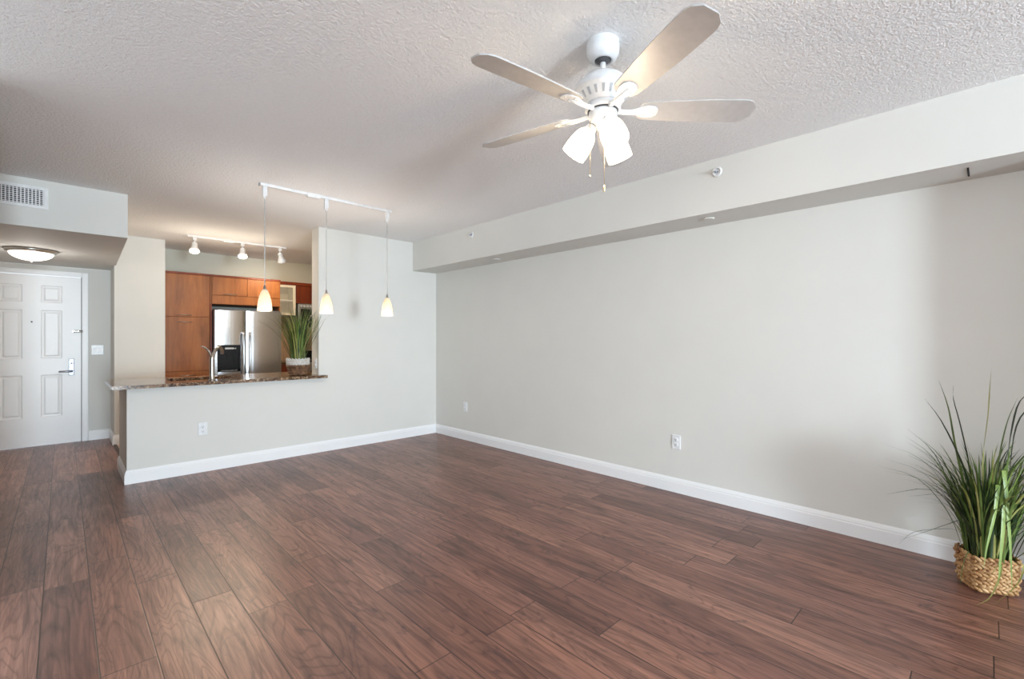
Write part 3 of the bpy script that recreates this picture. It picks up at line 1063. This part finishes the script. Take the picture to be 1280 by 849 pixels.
t = thing('faucet', 'brushed nickel pull-down faucet standing on the granite counter', 'faucet', (1.055, 5.33, CT))
MB().lathe([(0.030, 0.0), (0.030, 0.006), (0.024, 0.012), (0.022, 0.02), (0.0205, 0.12), (0.0205, 0.20), (0.022, 0.215), (0.019, 0.235), (0.014, 0.245)], 24).build('column', M['nickel'], t)
mb = MB()
mb.tube(bez([(0.006, 0.0, 0.20), (0.022, 0.02, 0.27), (0.06, 0.07, 0.315), (0.10, 0.13, 0.320), (0.125, 0.18, 0.29), (0.13, 0.195, 0.255)], 25), [0.014] * 20 + [0.016] * 6, 12)
mb.build('spout', M['nickel'], t)
mb = MB()
mb.tube(bez([(-0.004, -0.002, 0.235), (-0.03, -0.01, 0.29), (-0.065, -0.02, 0.325), (-0.095, -0.03, 0.335)], 12), [0.011] * 5 + [0.009] * 4 + [0.007] * 4, 10)
mb.build('lever_handle', M['nickel'], t)

# ---------------------------------------------------------------- plants
def rrect(hx, hy, r, n=6):
    pts = []
    for cxs, cys, a0 in ((hx - r, hy - r, 0), (-hx + r, hy - r, PI / 2), (-hx + r, -hy + r, PI), (hx - r, -hy + r, 1.5 * PI)):
        for k in range(n + 1):
            a = a0 + PI / 2 * k / n
            pts.append((cxs + r * math.cos(a), cys + r * math.sin(a)))
    return pts


def resample(poly, n):
    P = poly + [poly[0]]
    ls = [0]
    for a, b in zip(P, P[1:]):
        ls.append(ls[-1] + math.hypot(b[0] - a[0], b[1] - a[1]))
    out = []
    for k in range(n):
        s = ls[-1] * k / n
        i = max(j for j in range(len(ls) - 1) if ls[j] <= s)
        q = (s - ls[i]) / max(1e-9, ls[i + 1] - ls[i])
        out.append((P[i][0] + (P[i + 1][0] - P[i][0]) * q, P[i][1] + (P[i + 1][1] - P[i][1]) * q))
    return out, ls[-1]


def woven(mb, shape, z0, z1, rows, per, thick, tw, taper=lambda q: 1.0, tilt=0.55, rng=random):
    """plaited rows of short strands leaning alternately, like water-hyacinth weave"""
    pts, length = resample(shape, per)
    dz = (z1 - z0) / rows
    for r in range(rows):
        for k in range(per):
            q = (r + 0.5) / rows
            s = taper(q)
            p, pn = pts[k], pts[(k + 1) % per]
            pp = pts[(k - 1) % per]
            t = Vector(((pn[0] - pp[0]), (pn[1] - pp[1]), 0)).normalized()
            nrm = Vector((t.y, -t.x, 0))
            c = Vector((p[0] * s, p[1] * s, z0 + dz * (r + 0.5)))
            if r % 2:
                c += t * (length / per * 0.5)
            sgn = 1 if r % 2 else -1
            a = t * math.cos(tilt) + Vector((0, 0, sgn * math.sin(tilt)))
            b = nrm.cross(a)
            la, lb, ln = length / per * 0.82 * s, dz * tw * rng.uniform(0.9, 1.1), thick * rng.uniform(0.85, 1.15)
            v, f = [], []
            for i in range(1, 5):
                th = PI * i / 5
                for j in range(7):
                    ph = 2 * PI * j / 7
                    v.append(c + a * (la * math.cos(th)) + b * (lb * math.sin(th) * math.cos(ph)) + nrm * (ln * math.sin(th) * math.sin(ph) + thick * 0.25))
            for i in range(3):
                for j in range(7):
                    j2 = (j + 1) % 7
                    f.append((i * 7 + j, i * 7 + j2, i * 7 + 7 + j2, i * 7 + 7 + j))
            f.append(tuple(range(7)))
            f.append(tuple(range(21, 28)))
            mb._add(v, f, True)


def shell(mb, shape, z0, z1, th, taper):
    n = len(shape)
    v, f = [], []
    zs = [z0, z0 + (z1 - z0) * .33, z0 + (z1 - z0) * .66, z1]
    for z in zs:
        s = taper((z - z0) / (z1 - z0))
        v += [(x * s, y * s, z) for x, y in shape]
    for i in range(3):
        for k in range(n):
            k2 = (k + 1) % n
            f.append((i * n + k, i * n + k2, (i + 1) * n + k2, (i + 1) * n + k))
    f.append(tuple(range(n)))
    mb._add(v, f, True)


# floor plant at the right wall
FWD = Vector((math.sin(YAW), math.cos(YAW), 0))
RGT = Vector((math.cos(YAW), -math.sin(YAW), 0))
BASK_ROT = math.atan2(-0.166, 0.095)
BC = Vector((3.413, 0.004, 0))
t = thing('potted_plant', 'tall artificial grass plant in a woven tan basket on the floor by the right wall', 'plant', BC)
shape = rrect(0.096, 0.084, 0.03)
tp = lambda q: 0.90 + 0.10 * q
mb = MB().mat(M['wicker'])
ca, sa = math.cos(BASK_ROT), math.sin(BASK_ROT)
shp = [(x * ca - y * sa, x * sa + y * ca) for x, y in shape]
shell(mb, [(x * .95, y * .95) for x, y in shp], 0.004, 0.178, 0.004, tp)
woven(mb, shp, 0.011, 0.186, 9, 24, 0.0075, 0.50, tp)
mb.build('basket', None, t)
MB().prism([(x * .93, y * .93) for x, y in shp], 0.12, 0.15).build('moss', M['moss'], t)
rng = random.Random(11)
mb = MB()


def fol(ctrl, w, m, fold=0.3, taper=1.0, side=None, n=12):
    mb.mat(M[m])
    mb.leaf(bez(ctrl, n), w, fold, taper, side)


def LP(px, py, dep):
    """leaf control point in the plant's own frame: across, up, towards the back of the room"""
    return RGT * ((px - 1238) / 241.0) + FWD * dep + Vector((0, 0, 1.28 - (py - 425) / 241.0))


WALL_X = XR - 0.02 - BC.x


def clampw(p):
    p = Vector(p)
    if p.x > WALL_X - 0.012:
        p.x = WALL_X - 0.012
    if p.y < -0.30:
        p.y = -0.30
    if p.z < 0.012:
        p.z = 0.012
    return p


for i in range(360):
    a = rng.uniform(0, 2 * PI)
    r0 = 0.085 * math.sqrt(rng.random())
    b0 = Vector((r0 * math.cos(a), r0 * math.sin(a), 0.13))
    a2 = a + rng.gauss(0, 0.5)
    hgt = rng.triangular(0.22, 0.66, 0.46)
    spread = abs(rng.gauss(0, 0.50)) * hgt * 0.75 + 0.02
    if i % 14 == 0:
        spread *= 1.5
    dirv = Vector((math.cos(a2), math.sin(a2), 0))
    k = spread / hgt
    droop = max(0, k - 0.45) * 0.5
    ctrl = [b0, b0 + dirv * spread * 0.18 + Vector((0, 0, hgt * 0.45)), b0 + dirv * spread * 0.52 + Vector((0, 0, hgt * (0.82 - droop * .3))), b0 + dirv * spread + Vector((0, 0, hgt * (1.0 - droop)))]
    ctrl = [clampw(c) for c in ctrl]
    m = rng.choices(['leaf_d', 'leaf_m', 'leaf_l', 'leaf_y'], [0.40, 0.40, 0.11, 0.09])[0]
    fol(ctrl, rng.uniform(0.005, 0.017), m, 0.35, 1.0, None, 9)
# the long leaves that stand out
hero = [
    ([(1222, 670, 0), (1212, 610, -.02), (1197, 570, -.03), (1172, 524, -.04), (1150, 497, -.05)], 0.015, 'leaf_d'),
    ([(1228, 670, .02), (1208, 600, .0), (1198, 555, .0), (1190, 510, .0), (1178, 475, .0)], 0.017, 'leaf_m'),
    ([(1232, 670, .02), (1222, 590, .02), (1209, 530, .02), (1201, 500, .02), (1201, 482, .02)], 0.010, 'leaf_d'),
    ([(1236, 670, .0), (1228, 580, -.02), (1232, 520, -.03), (1234, 488, -.03), (1236, 462, -.03)], 0.010, 'leaf_y'),
    ([(1240, 670, -.02), (1243, 590, -.03), (1252, 530, -.04), (1263, 496, -.05)], 0.014, 'leaf_m'),
    ([(1250, 670, -.03), (1253, 580, -.04), (1257, 530, -.05), (1266, 500, -.05), (1283, 484, -.06)], 0.014, 'leaf_d'),
    ([(1254, 670, -.03), (1257, 580, -.04), (1262, 530, -.05), (1275, 507, -.06), (1290, 498, -.07)], 0.014, 'leaf_d'),
    ([(1232, 670, -.02), (1240, 610, -.05), (1262, 570, -.07), (1276, 555, -.08)], 0.020, 'leaf_m'),
    ([(1228, 670, -.02), (1226, 610, -.09), (1222, 597, -.12), (1213, 630, -.14), (1203, 665, -.145), (1198, 692, -.145)], 0.025, 'leaf_l'),
    ([(1232, 670, -.02), (1230, 630, -.09), (1227, 612, -.13), (1220, 650, -.15), (1215, 690, -.155), (1213, 712, -.155)], 0.028, 'leaf_l'),
    ([(1236, 670, -.02), (1231, 600, -.09), (1229, 580, -.12), (1227, 640, -.15), (1228, 680, -.155), (1229, 722, -.155)], 0.025, 'leaf_l'),
    ([(1232, 670, -.02), (1238, 620, -.08), (1232, 640, -.12), (1220, 680, -.14), (1204, 702, -.15)], 0.012, 'leaf_y'),
    ([(1226, 690, -.12), (1216, 700, -.15), (1200, 722, -.17), (1180, 742, -.18)], 0.009, 'leaf_y'),
    ([(1240, 690, -.10), (1246, 690, -.14), (1232, 708, -.165), (1205, 738, -.17)], 0.008, 'leaf_y'),
    ([(1222, 672, .0), (1205, 650, -.01), (1186, 652, -.02), (1160, 661, -.02), (1118, 674, -.02)], 0.006, 'leaf_d'),
    ([(1222, 672, .02), (1205, 664, .02), (1190, 662, .02), (1152, 666, .02), (1132, 682, .02)], 0.006, 'leaf_d'),
    ([(1218, 672, .0), (1200, 630, .0), (1170, 605, .0), (1135, 588, .0)], 0.006, 'leaf_d'),
    ([(1218, 672, .0), (1203, 640, .0), (1175, 625, .0), (1128, 615, .0)], 0.005, 'leaf_d'),
    ([(1220, 672, .0), (1205, 630, -.02), (1180, 600, -.02), (1148, 580, -.03)], 0.007, 'leaf_d'),
    ([(1222, 672, .0), (1200, 620, -.02), (1182, 580, -.02), (1170, 560, -.03)], 0.007, 'leaf_d'),
    ([(1224, 672, .0), (1208, 610, .0), (1190, 570, .0), (1178, 552, .0)], 0.010, 'leaf_m'),
    ([(1240, 660, -.02), (1236, 575, -.08), (1252, 588, -.10), (1268, 605, -.11), (1284, 630, -.12)], 0.010, 'leaf_l'),
    ([(1250, 690, -.08), (1262, 670, -.12), (1274, 655, -.12), (1286, 650, -.12)], 0.016, 'leaf_m'),
    ([(1238, 660, -.05), (1224, 600, -.08), (1212, 590, -.09), (1196, 592, -.10)], 0.008, 'leaf_m'),
    ([(1212, 688, -.06), (1196, 680, -.08), (1186, 700, -.09), (1182, 720, -.10)], 0.005, 'leaf_m'),
    ([(1255, 700, -.12), (1255, 690, -.15), (1255, 700, -.155), (1255, 715, -.155)], 0.010, 'leaf_y'),
]
for pts, w, m in hero:
    fol([clampw(LP(*p)) for p in pts], w, m, 0.25, 1.0, RGT if w > 0.02 else None, 15)
mb.build('foliage', None, t)

# counter plant
PC = Vector((1.895, 5.400, CT + 0.0005))
t = thing('potted_plant', 'small grass plant in brown wicker bowl with white rim on the granite counter', 'plant', PC)
shape = [(0.112 * math.cos(2 * PI * k / 32), 0.112 * math.sin(2 * PI * k / 32)) for k in range(32)]
tpb = lambda q: 0.74 + 0.30 * q ** 0.8
mb = MB().mat(M['wicker_d'])
shell(mb, [(x * .94, y * .94) for x, y in shape], 0.002, 0.115, 0.004, tpb)
woven(mb, shape, 0.011, 0.118, 7, 24, 0.007, 0.5, tpb)
bk = mb.build('basket', None, t)
mb = MB().mat(M['wicker_w'])
tpw = lambda q: 1.0 + 0.04 * q
shell(mb, [(x * .96, y * .96) for x, y in shape], 0.116, 0.185, 0.004, tpw)
woven(mb, shape, 0.116, 0.190, 5, 22, 0.006, 0.5, tpw)
mb.build('white_rim', None, t)
MB().lathe([(0.104, 0.15), (0.104, 0.165)], 24).build('moss', M['moss'], t)
mb = MB()
rng = random.Random(5)
for i in range(210):
    a = rng.uniform(0, 2 * PI)
    r0 = 0.07 * math.sqrt(rng.random())
    b0 = Vector((r0 * math.cos(a), r0 * math.sin(a), 0.155))
    a2 = a + rng.gauss(0, 0.4)
    hgt = rng.triangular(0.26, 0.66, 0.52)
    spread = abs(rng.gauss(0, 0.36)) * hgt + 0.03
    dirv = Vector((math.cos(a2), math.sin(a2), 0))
    ctrl = [b0, b0 + dirv * spread * .2 + Vector((0, 0, hgt * .45)), b0 + dirv * spread * .55 + Vector((0, 0, hgt * .8)), b0 + dirv * spread + Vector((0, 0, hgt))]
    cc = []
    for c in ctrl:
        c = Vector(c)
        lim = XO - PC.x - 0.012
        if c.x > lim:
            c.x = lim
        cc.append(c)
    m = rng.choices(['leaf_d', 'leaf_m', 'leaf_l', 'leaf_y'], [0.18, 0.40, 0.18, 0.24])[0]
    fol(cc, rng.uniform(0.006, 0.014), m, 0.3, 1.0, None, 9)


def CP(px, py, dep):
    return RGT * ((px - 371) / 116.0) + FWD * dep + Vector((0, 0, 1.28 - CT - (py - 425) / 116.0))


for pts, w, m in (
        ([(365, 450, 0), (358, 425, 0), (348, 405, 0), (338, 392, 0), (334, 394, 0)], 0.012, 'leaf_d'),
        ([(364, 450, 0), (355, 432, 0), (346, 415, 0), (336, 410, 0)], 0.010, 'leaf_d'),
        ([(364, 450, 0), (356, 440, 0), (349, 424, 0), (341, 418, 0)], 0.010, 'leaf_d'),
        ([(378, 450, 0), (382, 425, 0), (386, 400, 0), (388, 384, 0)], 0.014, 'leaf_y'),
        ([(372, 450, 0), (371, 420, 0), (372, 395, 0), (374, 386, 0)], 0.016, 'leaf_y'),
        ([(366, 450, -.05), (360, 450, -.11), (345, 458, -.13), (332, 467, -.15)], 0.006, 'leaf_l')):
    fol([CP(*p) for p in pts], w, m, 0.25, 1.0, None, 12)
mb.build('foliage', None, t)

# ---------------------------------------------------------------- ceiling fan
FC = Vector((1.672, 1.158, CZ))
t = thing('ceiling_fan', 'white five blade ceiling fan with three lit glass shades', 'ceiling fan', FC)
z = lambda a: a - CZ
MB().lathe([(0.069, 0), (0.070, z(2.545)), (0.0705, z(2.530)), (0.068, z(2.512)), (0.060, z(2.494)), (0.046, z(2.482)), (0.038, z(2.480)), (0.034, z(2.486))], 40, None, True, False).build('canopy', M['fanwhite'], t)
mb = MB().lathe([(0.0335, z(2.490)), (0.030, z(2.480)), (0.02, z(2.474)), (0.011, z(2.472))], 28, None, True, False)
mb.build('hanger_ball', M['dgrey'], t)
MB().tube([(0, 0, z(2.49)), (0, 0, z(2.40))], 0.0125, 16).build('downrod', M['fanwhite'], t)
mot = MB().lathe([(0.014, z(2.432)), (0.030, z(2.428)), (0.060, z(2.418)), (0.090, z(2.398)), (0.114, z(2.374)), (0.124, z(2.352)), (0.125, z(2.343)), (0.113, z(2.340)), (0.110, z(2.336)), (0.082, z(2.297)), (0.078, z(2.291)), (0.060, z(2.288))], 48).build('motor_housing', M['fanwhite'], t)
n = 20
for k in range(n):
    a = 2 * PI * k / n
    u = Vector((math.cos(a), math.sin(a), 0))
    s = Vector((-math.sin(a), math.cos(a), 0))
    pa = u * 0.1065 + Vector((0, 0, z(2.3315)))
    pb = u * 0.0885 + Vector((0, 0, z(2.3060)))
    d = (pb - pa).normalized()
    nn = s.cross(d)
    if nn.z > 0:
        nn = -nn
    mb = MB()
    vv = []
    for p in (pa, pb):
        w = 0.0062 if p is pa else 0.0042
        for sg in (-1, 1):
            for h in (-0.002, 0.0018):
                vv.append(p + s * w * sg + nn * h)
    mb._add(vv, [(0, 1, 3, 2), (4, 6, 7, 5), (0, 4, 5, 1), (2, 3, 7, 6), (0, 2, 6, 4), (1, 5, 7, 3)])
    mb.build('vent_slot', M['lgrey'], mot)
MB().lathe([(0.074, z(2.2895)), (0.076, z(2.284)), (0.076, z(2.268)), (0.066, z(2.264))], 40).build('flywheel', M['fanwhite'], t)
MB().lathe([(0.066, z(2.2645)), (0.066, z(2.2590))], 40).build('dark_ring', M['dgrey'], t)  # dark grey ring above the switch housing
MB().lathe([(0.060, z(2.2595)), (0.061, z(2.254)), (0.060, z(2.225)), (0.052, z(2.212)), (0.030, z(2.204)), (0.026, z(2.192)), (0.012, z(2.184))], 40).build('switch_housing', M['fanwhite'], t)

BZ = z(2.268)
for k in range(5):
    az = math.radians(28.2 + 72 * k)
    rot = Matrix.Rotation(az, 4, 'Z') @ Matrix.Translation((0, 0, BZ)) @ Matrix.Rotation(math.radians(-13), 4, 'X')
    outl = []
    r0, r1 = 0.155, 0.648
    W0, W1 = 0.050, 0.067
    ns = 22
    top, bot = [], []
    for i in range(ns + 1):
        q = i / ns
        x = r0 + (r1 - r0) * q
        w = W0 + (W1 - W0) * min(1, q * 1.7) ** 0.8
        if q > 0.86:
            u = (q - 0.86) / 0.14
            w *= math.sqrt(max(0.0, 1 - (u * 0.93) ** 2.6))
        if q < 0.05:
            w *= 0.72 + 0.28 * math.sqrt(q / 0.05)
        top.append((x, w))
        bot.append((x, -w))
    poly = bot + top[::-1]
    mb = MB()
    mb.prism(poly, -0.003, 0.003, rot)
    bl = mb.build('blade', M['blade'], t)
    mb = MB()
    th0, th1 = -0.0085, -0.003
    br = [(0.066, 0.013), (0.10, 0.010), (0.13, 0.012), (0.155, 0.024), (0.185, 0.034), (0.215, 0.032), (0.232, 0.018), (0.236, 0.0)]
    poly = [(x, -w) for x, w in br] + [(x, w) for x, w in br[::-1][1:]]
    mb.prism(poly, th0, th1, rot)
    for bx_, by_ in ((0.185, 0.020), (0.185, -0.020), (0.220, 0.0)):
        mb.lathe([(0.005, -0.0085), (0.005, -0.0105), (0.003, -0.012)], 10, rot @ Matrix.Translation((bx_, by_, 0)))
    mb.tube([rot @ Vector((0.062, 0, -0.004)), rot @ Vector((0.10, 0, -0.010)), rot @ Vector((0.15, 0, -0.012)), rot @ Vector((0.20, 0, -0.009))], [0.012, 0.009, 0.008, 0.004], 10)
    mb.build('blade_bracket', M['fanwhite'], bl)

for az in (math.radians(238), math.radians(358), math.radians(118)):
    u = Vector((math.cos(az), math.sin(az), 0))
    tilt = math.radians(36)
    ax = u * math.sin(tilt) + Vector((0, 0, -math.cos(tilt)))
    p0 = u * 0.046 + Vector((0, 0, z(2.205)))
    q = Vector((0, 0, -1)).rotation_difference(ax).to_matrix().to_4x4()
    Mx = Matrix.Translation(p0) @ q
    mb = MB()
    mb.tube(bez([u * 0.022 + Vector((0, 0, z(2.222))), u * 0.038 + Vector((0, 0, z(2.218))), p0 + ax * 0.012], 8), 0.010, 10)
    mb.lathe([(0.012, 0.006), (0.022, 0.0), (0.025, -0.010), (0.025, -0.026), (0.020, -0.028)], 24, Mx)
    mb.build('lamp_holder', M['fanwhite'], t)
    prof = [(0.020, -0.020), (0.030, -0.024), (0.040, -0.036), (0.0475, -0.056), (0.052, -0.080), (0.0545, -0.105), (0.0550, -0.130), (0.0545, -0.142), (0.0520, -0.142), (0.0520, -0.130), (0.0515, -0.105), (0.049, -0.080), (0.0445, -0.056), (0.037, -0.038), (0.024, -0.026)]
    sh = MB().lathe(prof, 36, Mx, True, False).build('glass_shade', M['fanshade'], t)
    MB().lathe([(0.010, -0.028), (0.012, -0.045), (0.024, -0.066), (0.029, -0.085), (0.024, -0.104), (0.010, -0.113), (0.001, -0.115)], 20, Mx).build('bulb', M['bulb'], sh)
    lp = FC + p0 + ax * 0.150
    point('fan_lamp_light', lp, 5.5, (1.0, 0.80, 0.58), 0.035)

for px, py, zt, zb, hasknob in ((-0.046, 0.030, 2.222, 1.985, False), (-0.040, -0.034, 2.222, 1.925, True)):
    ch = MB().tube([(px * 0.9, py * 0.9, z(zt)), (px * 1.04, py * 1.04, z(zt) - .004), (px * 1.06, py * 1.06, z(zt) - .03), (px * 1.06, py * 1.06, z(zb))], 0.0014, 6).build('pull_chain', M['brass'], t)
    kz = z(zb)
    pr_ = [(0.002, kz + .004), (0.0045, kz), (0.0055, kz - .012), (0.004, kz - .024), (0.0015, kz - .027)] if hasknob else [(0.0015, kz + .002), (0.003, kz - .002), (0.003, kz - .007), (0.0012, kz - .009)]
    MB().lathe(pr_, 12, Matrix.Translation((px * 1.06, py * 1.06, 0))).build('pull_knob', M['brass'], ch)
